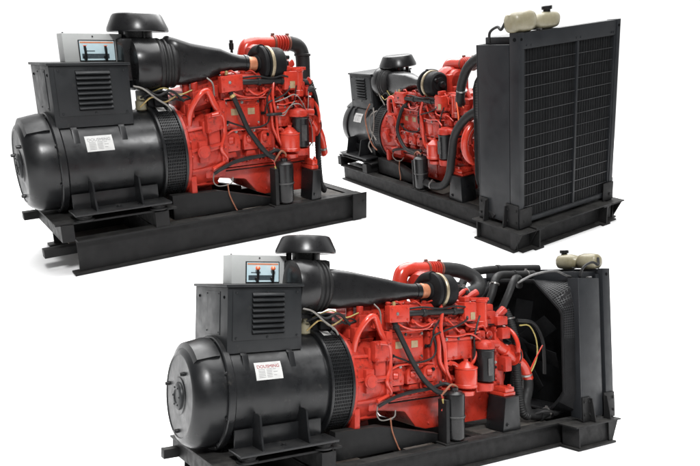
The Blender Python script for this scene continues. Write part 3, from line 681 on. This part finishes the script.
    MB().lathe([(0, .02), (.004, .025), (.02, .025), (.024, .02)], Vector(hp[0]) + d0 * .01, d0, 16).build('hose_ferrule', 'brass' if v == 'A' else 'rubber', root)
    MB().tube([(hp[0][0] + .03, -.27, 1.05), (hp[0][0], -.31, 1.06), hp[0]], .02, 12).build('hose_elbow', 'dark', root)
    # wiring loom along the pan rail, loose wires
    MB().tube([(1.08, -.34, .50), (1.13, -.355, .525), (1.25, -.335, .55), (1.40, -.33, .565), (1.55, -.34, .575), (1.66, -.36, .60), (1.70, -.40, .585)], .013, 8).build('wiring_loom', 'rubber', root)
    MB().tube([(1.08, -.33, .50), (1.07, -.34, .44), (1.12, -.33, .40), (1.22, -.33, .41), (1.25, -.31, .45)], .005, 6).build('wire', 'greywire', root)
    MB().tube([(1.19, -.33, .41), (1.195, -.345, .32), (1.23, -.36, .22), (1.24, -.37, HR + .006)], .0055, 6).build('wire', 'brown', root)
    MB().tube([(1.56, -.38, .56), (1.60, -.40, .53), (1.61, -.41, .46), (1.60, -.40, .42)], .005, 6).build('wire', 'redpipe', root)
    MB().tube([(1.60, -.40, .53), (1.63, -.42, .57), (1.68, -.42, .60), (1.73, -.42, .58), (1.73, -.42, .56)], .008, 8).build('wire', 'brown', root)
    MB().lathe([(0, .008), (.03, .011), (.034, .006)], (1.60, -.41, .505), (.3, -.2, -1), 10).build('connector', 'yellow', root)
    MB().tube([(.58, -.18, 1.17 + td), (.64, -.21, 1.15), (.72, -.23, 1.08), (.79, -.24, 1.03), (.82, -.24, .99)], .007, 8).build('drain_tube', 'greywire', root)
    MB().tube([(.72, -.15, 1.12), (.84, -.2, 1.06), (.95, -.2, 1.09), (1.04, -.22, 1.03)], .006, 6).build('wire', 'rubber', root)
    MB().tube([(.64, -.12, 1.08), (.78, -.18, 1.13), (.90, -.2, 1.06), (1.02, -.2, 1.08)], .008, 6).build('wire', 'rubber', root)
    MB().lathe([(0, .03), (.01, .04), (.07, .04), (.08, .028), (.11, .02)], (.66, -.06, .985), (0, 0, 1), 18).build('sensor_body', 'bottle', root)
    if v == 'A':
        for pts in ([(1.70, -.345, .86), (1.80, -.36, .875), (1.92, -.37, .93), (2.06, -.37, .935), (2.16, -.36, .90)],
                    [(1.68, -.345, .96), (1.82, -.36, .985), (2.0, -.36, 1.01), (2.13, -.36, .95), (2.2, -.38, .84), (2.30, -.37, .74), (2.33, -.36, .60)],
                    [(2.34, -.30, 1.03), (2.24, -.37, .93), (2.20, -.38, .86), (2.12, -.39, .94)],
                    [(1.66, -.345, .865), (1.78, -.36, .85), (1.86, -.365, .90), (1.98, -.37, .96)]):
            MB().tube(pts, .005, 6).build('wire', 'greywire', root)
        MB().tube([(1.58, -.33, .86), (1.66, -.365, .865), (1.75, -.35, .865)], .012, 8).build('wire_clip', 'rubber', root)
    if v == 'C':
        for pts in ([(.72, -.38, 1.02), (.66, -.42, .88), (.70, -.43, .70), (.78, -.43, .56), (.86, -.42, .50)],
                    [(.78, -.37, .98), (.84, -.42, .82), (.80, -.43, .66), (.70, -.43, .54), (.76, -.43, .46)],
                    [(.90, -.40, .96), (.80, -.43, .90), (.76, -.43, .75), (.88, -.43, .62)]):
            MB().tube(pts, .008, 6).build('wire', 'greywire' if pts[0][0] > .75 else 'brown', root)
        MB().tube([(2.95, -.42, 1.18), (2.63, -.44, 1.10), (2.45, -.45, .98), (2.33, -.44, .84), (2.27, -.43, .66), (2.21, -.42, .46), (2.10, -.41, .32), (1.95, -.41, .27), (1.79, -.41, .28)], .040, 16).build('drain_hose', 'rubber', root)
        MB().tube([(2.30, -.32, 1.14), (2.36, -.38, 1.18), (2.42, -.40, 1.34), (2.55, -.42, 1.50), (2.75, -.42, 1.59), (3.02, -.40, 1.64)], .043, 16).build('coolant_hose', 'rubber', root)
        MB().tube([(2.82, -.50, 1.10), (2.83, -.52, .80), (2.84, -.53, .50), (2.90, -.54, .30), (3.02, -.56, .235)], .032, 14).build('lower_hose', 'rubber', root)
        MB().tube([(2.36, -.34, 1.10), (2.33, -.40, 1.22), (2.39, -.43, 1.02), (2.34, -.42, .90)], .006, 6).build('wire', 'orange', root)
        MB().tube([(2.56, -.34 + .17 * cos(a), .80 + .19 * sin(a)) for a in [radians(t) for t in range(60, 310, 22)]], .034, 14).build('belt_guard', 'redpipe', root)
    if v == 'B':
        MB().tube([(2.56, -.30, .98), (2.68, -.30, .97), (2.76, -.30, .86), (2.77, -.30, .72), (2.70, -.30, .60), (2.62, -.30, .55)], .006, 8).build('wire', 'yellow', root)
        MB().tube([(2.54, -.29, 1.02), (2.72, -.31, .99), (2.83, -.31, .85), (2.85, -.31, .70), (2.85, -.31, .56)], .015, 8).build('cable', 'rubber', root)
        MB().tube([(2.66, -.3, .58), (2.74, -.31, .70), (2.83, -.31, .80)], .006, 6).build('wire', 'redpipe', root)
    # ---------------------------------------------------------- radiator
    if not rad: return
    rz, ry, rx, sx0 = D['rz1'], D['ry'], D['rx1'], D['sx0']
    zb = HR + .055
    core = MB().box(sx0 + .06, rx - .07, -ry + .05, ry - .05, zb, rz - .11, .004).build('radiator_core', 'core', root)
    px0 = rx - .105
    for sy in (-1, 1):
        yo, yi = sy * ry, sy * (ry - .045)
        ya, yb = sorted((yo, yi))
        b = MB().box(px0, rx, ya, yb, HR + .002, rz, .004)
        b.build('radiator_post', 'sheet', root)
        b = MB(); yf = sorted((yo, sy * (ry - .014)))
        gp = .055 if v == 'B' else .006
        b.box(sx0, px0 - gp, *yf, HR + .03, rz - .085, .004)
        yg = sorted((sy * (ry - .03), sy * (ry - .046)))
        b.box(px0 - gp, px0 - .001, *yg, HR + .03, rz - .05, 0)
        b.box(sx0 - .014, sx0 - .001, *sorted((yo, sy * (ry - .10))), HR + .03, rz - .085, .003)
        b.build('side_panel', 'sheet', root)
        # bolted foot brackets
        yy = sorted((yo + sy * .002, yo + sy * .012)); yt = yo + sy * .012; wo = sy * (w + D['dw'] - .02)
        for xa, xb, xg, hh in ((sx0 - .01, sx0 + .10, sx0 + .09, .20), (px0 - .045, px0 + .10, px0 - .035, .21)):
            b = MB().box(xa, xb, *yy, HR + .001, HR + hh, .002)
            b.prism([(yt - sy * .002, HR + .001), (wo, HR + .001), (wo, HR + .025), (yt + sy * .02, HR + .19), (yt - sy * .002, HR + .19)], 0, xg - .005, xg + .005)
            for xq in (xa + .025, xb - .022):
                for z in (HR + .06, HR + .165): b.bolt((xq, yt, z), (0, sy, 0), .010, .009)
            b.build('foot_bracket', 'frame', root)
        ya, yb = sorted((yo + sy * .002, sy * (ry - .13)))
        MB().box(rx + .002, rx + .012, ya, yb, HR + .014, HR + .18, .002).bolt((rx + .012, sy * (ry - .045), HR + .07), (1, 0, 0), .012, .007).build('corner_plate', 'frame', root)
    b = MB()                                                                  # top tank / header
    b.box(px0 + .002, rx - .006, -ry + .046, ry - .046, rz - .125, rz - .004, .004)
    b.box(sx0 + .03, px0 + .001, -ry + .06, ry - .06, rz - .115, rz - .03, .010)
    b.build('top_tank', 'sheet', root)
    # rear shroud: octagonal fan cowl narrowing from the core
    zc = (zb + rz - .11) / 2; hz = (rz - .11 - zb) / 2; k_ = hz / .55
    octo = [(-.22, .585), (-.50, .33), (-.50, -.34), (-.36, -.50), (.36, -.50), (.50, -.34), (.50, .33), (.22, .585)]
    zo = zc - .03
    outer = [(y, zo + z * k_) for y, z in octo]
    def rect_pt(y, z):
        m = max(abs(y) / (ry - .03), abs(z - zc) / hz); return (y / m, zc + (z - zc) / m)
    b = MB(); N_ = 64
    def along(poly, n):
        P = [Vector(p) for p in poly]; out = []
        Ls = [(P[(i + 1) % len(P)] - P[i]).length for i in range(len(P))]; T_ = sum(Ls)
        for k in range(n):
            d = T_ * k / n; i = 0
            while d > Ls[i]: d -= Ls[i]; i += 1
            out.append(P[i].lerp(P[(i + 1) % len(P)], d / Ls[i]))
        return out
    op = along(outer, N_)
    rf = min(.45, .47 * k_)
    xo = sx0 - .14
    sc_ = lambda f_: [(p.x * f_, zo + (p.y - zo) * f_) for p in op]
    R = [[(sx0 + .055, *rect_pt(p.x, p.y)) for p in op], [(xo + .015, *q) for q in sc_(1)], [(xo, *q) for q in sc_(1.014)], [(xo - .012, *q) for q in sc_(1.008)], [(xo - .012, *q) for q in sc_(.985)],
         [(xo, *q) for q in sc_(.972)], [(sx0 + .05, *q) for q in sc_(.95)]]
    sh = MB().rings(R, (False, False)).build('fan_shroud', 'dark', root, 25)
    # perforated guard on the sloping upper shroud faces
    b = MB(); gb = b.bm; NG = 190; pp = along(outer, NG); rows = 9; fs = []
    def gpt(p, f_):
        q = rect_pt(p.x, p.y); y = p.x + (q[0] - p.x) * f_; z = p.y + (q[1] - p.y) * f_; x = xo + .012 + (sx0 + .05 - xo - .012) * f_
        n_ = Vector((-.45, y * .4, (z - zc))).normalized() * .005
        return (x + n_.x, y + n_.y, z + n_.z)
    idx = [k for k in range(NG) if pp[k].y > zo + .10 * k_ and pp[(k + 1) % NG].y > zo + .10 * k_]
    for k in idx:
        a_ = pp[k]; c_ = pp[(k + 1) % NG]
        for r_ in range(rows):
            f0 = .04 + .92 * r_ / rows; f1 = .04 + .92 * (r_ + 1) / rows
            fs.append(gb.faces.new([gb.verts.new(t) for t in (gpt(a_, f0), gpt(c_, f0), gpt(c_, f1), gpt(a_, f1))]))
    bmesh.ops.remove_doubles(gb, verts=gb.verts, dist=.0004)
    fs = list(gb.faces)
    bmesh.ops.inset_individual(gb, faces=fs, thickness=.0032, depth=0)
    bmesh.ops.delete(gb, geom=fs, context='FACES_ONLY')
    b.build('shroud_guard', 'guard', sh, 40)
    b = MB()
    b.lathe([(-.04, .05), (-.03, .10), (.02, .11), (.04, .06)], (FX, 0, zo), X, 28)
    for k in range(8):
        a = 2 * pi * k / 8 + .2
        mt = Matrix.Translation((FX, 0, zo)) @ Matrix.Rotation(a, 4, 'X') @ Matrix.Rotation(radians(28), 4, 'Z')
        b.box(-.005, .005, -.075, .075, .09, rf - .03, .003, mt)
    b.lathe([(0, .035), (FX - 2.57, .035)], (2.57, 0, zo), X, 16)
    b.build('cooling_fan', 'core', root)
    # front grille: frame, fins, strips
    fx = rx - .008
    gz0, gz1 = HR + .085, rz - .126
    b = MB()
    ym = .075
    b.box(fx - .05, fx + .002, -ry + .046, ry - .046, HR + .045, gz0, .003)
    b.box(fx - .05, fx + .003, ym - .010, ym + .010, gz0 + .001, gz1 - .001, .003)
    b.box(fx - .05, fx + .001, -ry + .046, -ry + .062, gz0 + .001, gz1 - .001, .002)
    b.box(fx - .05, fx + .001, ry - .062, ry - .046, gz0 + .001, gz1 - .001, .002)
    for yy in (-ry + .085, -ry + .13, ym - .02, ym + .03, ry - .10, ry - .075): b.bolt((fx + .002, yy, rz - .10), (1, 0, 0), .007, .005)
    gf = b.build('grille_frame', 'sheet', root)
    b = MB()
    for a0, a1 in ((-ry + .063, ym - .011), (ym + .011, ry - .063)):
        n = int((a1 - a0) / .0098)
        for k in range(n):
            y = a0 + (a1 - a0) * (k + .5) / n
            b.box(fx - .042, fx - .016 + .004 * ((k * 5) % 3 - 1) * .5, y - .0016 + rng.uniform(-.0006, .0006), y + .0016 + rng.uniform(-.0006, .0006), gz0, gz1, 0)
    b.build('grille_fins', 'fin', gf)
    b = MB()
    nrow = 14 if v == 'C' else 11
    for a0, a1 in ((-ry + .063, ym - .011), (ym + .011, ry - .063)):
        for k in range(1, nrow):
            z = gz0 + (gz1 - gz0) * k / nrow
            b.box(fx - .016, fx - .009, a0, a1, z - .0016 + .0012 * rng.uniform(-1, 1), z + .0012, 0)
    b.build('grille_strips', 'strip', gf)
    # lifting lugs / small holes in post tops
    for sy in (-1, 1):
        b = MB().cyl((px0 + .055, sy * (ry + .0005), rz - .05), (px0 + .055, sy * (ry + .004), rz - .05), .014, seg=16)
        b.build('bolt_hole', 'core', root)
        MB().cyl((rx - .02, sy * (ry - .022), rz - .05), (rx + .0025, sy * (ry - .022), rz - .05), .011, seg=14).build('bolt_hole', 'core', root)
    if D.get('notch'):
        MB().box(rx - .10, rx - .001, ry - .12, ry - .001, rz + .001, rz + .022, .004).build('corner_block', 'sheet', root)
    # expansion bottle: two lobes with a waist, dark cap
    bx = rx - .085
    P = [(-.60, .025), (-.595, .05), (-.57, .070), (-.50, .077), (-.43, .077), (-.385, .066), (-.362, .046), (-.352, .040), (-.342, .046), (-.32, .064), (-.27, .074), (-.17, .074), (-.12, .066), (-.095, .045), (-.09, .02)]
    R = []
    for y, r in P:
        fl = 1 if v == 'B' or y < -.352 else .80
        ring = super_ring(0, 0, 0, r * 1.05 * D['bots'] * fl, r * D['bots'] * fl, .8, 24)
        y = -.345 + (y + .345) * D['botl']
        R.append([(bx + a[1], y + D['boty'], rz + .068 * D['bots'] * (fl if r > .045 else .9 if v == 'C' else 1) + a[2]) for a in ring])
    bt = MB().rings(R).build('expansion_bottle', 'bottle', root, 40)
    cy = -.20 + D['boty']
    MB().lathe([(0, .028), (.026, .028)], (bx, cy, rz + .125 * D['bots'] * (1 if v == 'B' else .82)), (0, 0, 1), 20).lathe([(.027, .038), (.031, .041), (.052, .041), (.056, .036)], (bx, cy, rz + .125 * D['bots'] * (1 if v == 'B' else .82)), (0, 0, 1), 16).build('bottle_cap', 'plastic', bt)
    MB().tube([(bx - .05, -.58 + D['boty'], rz + .09), (bx - .08, -.60 + D['boty'], rz + .03), (bx - .14, -.585 + D['boty'], rz + .05), (bx - .24, -.57 + D['boty'], rz + .01), (bx - .27, -.55 + D['boty'], rz - .07)], .011, 8).build('overflow_tube', 'rubber', bt)
    MB().box(bx - .09, bx + .09, -.362 + D['boty'], -.342 + D['boty'], rz + .001, rz + .012, .002).build('bottle_strap', 'bolt', bt)
    # top hose from the engine to the tank
    if v == 'B':
        MB().tube([(2.40, -.08, 1.10), (2.46, -.10, 1.25), (2.52, -.08, 1.355), (2.62, -.05, 1.395), (2.80, -.05, 1.40), (3.05, -.05, 1.405)], .034, 14).lathe([(0, .036), (.003, .041), (.018, .041), (.02, .036)], (2.78, -.05, 1.40), X, 20).build('top_hose', 'rubber', root)
        MB().tube([(2.44, -.20, 1.08), (2.49, -.24, 1.22), (2.56, -.24, 1.335), (2.64, -.20, 1.37), (2.74, -.15, 1.36), (2.80, -.1, 1.30)], .030, 14).build('top_hose', 'rubber', root)
        MB().tube([(2.36, .22, 1.05), (2.42, .25, 1.25), (2.54, .27, 1.40), (2.72, .25, 1.44), (2.95, .20, 1.455), (3.2, .10, 1.46), (3.28, .08, 1.46)], .036, 14).lathe([(0, .038), (.003, .045), (.03, .045), (.033, .038)], (2.86, .221, 1.449), (1, -.25, .03), 20).build('top_hose', 'rubber', root)
        MB().tube([(2.64, -.22, 1.33), (2.76, -.30, 1.40), (2.90, -.40, 1.43), (3.00, -.46, 1.385), (3.18, -.50, 1.375), (3.22, -.53, 1.375)], .011, 8).build('steel_line', 'bolt', root)

AMB_BACK = .18
# ------------------------------------------------------------------ camera
HC = 1.3803
PITCH = 4.183
cam = bpy.data.cameras.new('camera'); co = bpy.data.objects.new('camera', cam); col.objects.link(co)
co.location = (0, 0, HC); co.rotation_euler = (radians(90 + PITCH), 0, 0)
cam.sensor_width = 36; cam.lens = 36 * 600 / 700; cam.clip_end = 500; cam.clip_start = .05
sc.camera = co

def shorten_engine(root):
    keep = ('base_rail', 'cross_member', 'floor_plate', 'front_channel', 'end_plate', 'floor_stand_in', 'pedestal', 'fork_bar', 'alternator', 'terminal_box', 'control_panel', 'air_cleaner', 'isolator')
    solid = ('breather_canister', 'water_separator', 'oil_filter', 'thermostat_can', 'filter_bracket', 'relay_box')
    fixed = (); pipe = ('crossover_pipe', 'charge_hose')
    def f(x): return x if x < 1.5 else (1.5 + (x - 1.5) * .75 if x < 1.75 else 1.6875 + (x - 1.75) * .5)
    def lift(x, z): return .062 * min(max((z - .45) / .25, 0), 1) * min(max((x - 1.0) / .25, 0), 1)
    def walk(o, mode):
        if o.type == 'MESH':
            vs = o.data.vertices
            if mode == 'solid':
                cx = (min(v.co.x for v in vs) + max(v.co.x for v in vs)) / 2
                dx = f(cx) - cx; dz = 0 if 'canister' in o.name else .07
                for v in vs: v.co.x += dx; v.co.z += dz
            else:
                for v in vs:
                    v.co.z += lift(v.co.x, v.co.z) * (.5 if mode == 'pipe' else 1)
                    if mode == 'warp': v.co.x = f(v.co.x)
        for c in o.children: walk(c, mode)
    for o in root.children:
        n = o.name.split('.')[0]
        if n == 'air_cleaner':
            for c in o.children:
                if c.name.startswith(('cleaner_drum', 'drum_bellows')):
                    for q in c.data.vertices: q.co.x += .07 + .30 * max(q.co.x - .60, 0)
        if n in keep: continue
        if n == 'intake_duct':
            for q in o.data.vertices:
                q.co.z += lift(q.co.x, q.co.z) * .6
                t = (q.co.x - .765) / .795; q.co.x = .86 + t * .62
                q.co.z = 1.285 + (q.co.z - 1.285) * (1 + .26 * (1 - t)) + .03 * (1 - t) + .01
        elif n == 'turbocharger':
            def sh(m):
                for q in m.data.vertices: q.co.z += .038; q.co.x -= .085
                for c in m.children: sh(c)
            sh(o)
        elif n in solid:
            walk(o, 'solid')
        else: walk(o, 'fixed' if n in fixed else 'pipe' if n in pipe else 'warp')

# ------------------------------------------------------------------ the three sets
POSE = {
 'A': ([[0.79921, -0.60105, -0.00013], [0.56135, 0.74651, -0.35722], [0.2148, 0.28543, 0.93402]], [-2.1117, 4.4048, 0.1868], 2.1),
 'B': ([[0.83296, -0.55333, 0], [0.55333, 0.83296, 0], [0, 0, 1.0]], [-0.8949, 3.8415, -1.3803], 1.0),
 'C': ([[0.49408, 0.86393, -0.09755], [-0.81076, 0.41732, -0.4105], [-0.31393, 0.2819, 0.90663]], [0.3031, 8.0425, 1.4226], 1.8),
}
SETS = {
 'A': dict(w=.45, L=2.44, x0=.02, zb=-.055, radiator=False, label=('DOUSMING', 'ink'), panel=dict(x=.20, sticks=(.13, .72), h=.098, tips=False), cz=1.547),
 'B': dict(w=.47, L=3.40, x0=.0, radiator=True, dw=.178, rz1=1.455, ry=.568, rx1=3.425, sx0=2.99, label=('DOUSMING', 'redink'), panel=dict(x=.168, sticks=(.30, .78), h=.085, tips=True), cz=1.547, boty=.03, bots=.92, botl=.84),
 'C': dict(w=.47, L=3.40, x0=.0, radiator=True, dw=.178, rz1=1.775, ry=.574, rx1=3.315, sx0=2.84, label=('DOUSMING', 'ink'), panel=None, cz=1.40, boty=.0, bots=1.1, botl=1),
}
TXT = {
 'A': 'red and black diesel generator set with no radiator, frame ending just past the engine',
 'B': 'lowest diesel generator set, whole length shown, radiator with off-white bottle at its right end',
 'C': 'diesel generator set turned with its tall black radiator grille foremost, no grey control box',
}
GROUND = {}
for v in 'ABC':
    R, T, k = POSE[v]
    R3 = Matrix(R); q = R3.to_quaternion().normalized()
    root = bpy.data.objects.new('generator_set', None); col.objects.link(root)
    loc = Vector((0, 0, HC)) + Vector(T) * k
    root.location = loc; root.rotation_mode = 'QUATERNION'; root.rotation_quaternion = q; root.scale = (k, k, k)
    root.empty_display_size = .3
    root['label'] = TXT[v]; root['category'] = 'generator'; root['group'] = 'diesel generator sets on the white sweep'
    build_set(root, v, SETS[v])
    if v == 'A': shorten_engine(root)
    m3 = q.to_matrix()
    GROUND[v] = (loc + m3 @ Vector((0, 0, SETS[v].get('zb', 0) * k)), m3, k, SETS[v]['L'])

# ------------------------------------------------------------------ white studio sweep the sets stand on
def rect_dist(v, x, y):
    loc, m3, k, L = GROUND[v]
    n = m3 @ Vector((0, 0, 1))
    z = loc.z - (n.x * (x - loc.x) + n.y * (y - loc.y)) / n.z
    p = m3.transposed() @ (Vector((x, y, z)) - loc) / k
    dx = max(-.35 - p.x, 0, p.x - L - .1); dy = max(-.72 - p.y, 0, p.y - .72)
    return math.hypot(dx, dy) * k, z
def sweep_z(x, y):
    ws = 0; zs = 0
    for v in 'ABC':
        d, z = rect_dist(v, x, y)
        g = 1 / (d + .02) ** 3; ws += g; zs += g * z
    return zs / ws
bm = bmesh.new()
nx, ny = 120, 130
xs = [-13 + 26 * i / nx for i in range(nx + 1)]; ys = [1.6 + 20.4 * j / ny for j in range(ny + 1)]
G = [[bm.verts.new((x, y, max(sweep_z(x, y), 0) - .004)) for y in ys] for x in xs]
for i in range(nx):
    for j in range(ny): bm.faces.new((G[i][j], G[i + 1][j], G[i + 1][j + 1], G[i][j + 1]))
me = bpy.data.meshes.new('studio_sweep'); bm.to_mesh(me); bm.free()
for p in me.polygons: p.use_smooth = True
M['white'] = paint('white_backdrop_vinyl', (.87, .87, .87), (.89, .89, .89), (.6, .7), .2, 2, 0)
me.materials.append(M['white'])
sw = bpy.data.objects.new('studio_sweep', me); col.objects.link(sw); sw['kind'] = 'structure'

# ------------------------------------------------------------------ light: white studio surround dimmed behind, key softbox, added overheads, unseen floor
bm = bmesh.new()
q = [bm.verts.new(p) for p in ((-60, -60, -.05), (60, -60, -.05), (60, 60, -.05), (-60, 60, -.05))]; bm.faces.new(q)
me = bpy.data.meshes.new('unseen_dark_floor'); bm.to_mesh(me); bm.free()
M['darkfloor'] = paint('unseen_floor_grey', (.10, .10, .10), (.15, .145, .14), (.6, .8), .3, .8, .02); me.materials.append(M['darkfloor'])
fl = bpy.data.objects.new('unseen_dark_floor', me); col.objects.link(fl); fl['kind'] = 'structure'  # out of view, added to cut the light bounced up from the front
wd = bpy.data.worlds.new('World'); sc.world = wd; wd.use_nodes = True
nt = wd.node_tree; bg = nt.nodes['Background']
tc = nt.nodes.new('ShaderNodeTexCoord'); sp = nt.nodes.new('ShaderNodeSeparateXYZ'); nt.links.new(tc.outputs['Generated'], sp.inputs[0])
mr = nt.nodes.new('ShaderNodeMapRange'); mr.interpolation_type = 'SMOOTHSTEP'
mr.inputs[1].default_value = -.15; mr.inputs[2].default_value = .35; mr.inputs[3].default_value = AMB_BACK; mr.inputs[4].default_value = 1.15
nt.links.new(sp.outputs['Y'], mr.inputs[0]); nt.links.new(mr.outputs[0], bg.inputs[1]); bg.inputs[0].default_value = (1, 1, 1, 1)
def softbox(name, loc, target, sx, sy, power, colr=(1, 1, 1)):
    l = bpy.data.lights.new(name, 'AREA'); l.shape = 'RECTANGLE'; l.size = sx; l.size_y = sy; l.energy = power; l.color = colr
    o = bpy.data.objects.new(name, l); col.objects.link(o); o.location = loc
    o.rotation_euler = (Vector(target) - Vector(loc)).to_track_quat('-Z', 'Y').to_euler()
softbox('softbox_key', (1, -6, 10), (0, 7, 1), 2.6, 2.6, 2600)
softbox('added_overhead', (0, 5, 16), (0, 5, 0), 16, 12, 4300)  # unseen lamp added to burn the sweep out to white
softbox('added_overhead', (0, 18, 20), (0, 17, 3), 18, 12, 5000)  # second added lamp, whitens the far end of the sweep
sc.view_settings.view_transform = 'Standard'; sc.view_settings.look = 'None'; sc.view_settings.gamma = 1; sc.view_settings.exposure = 0
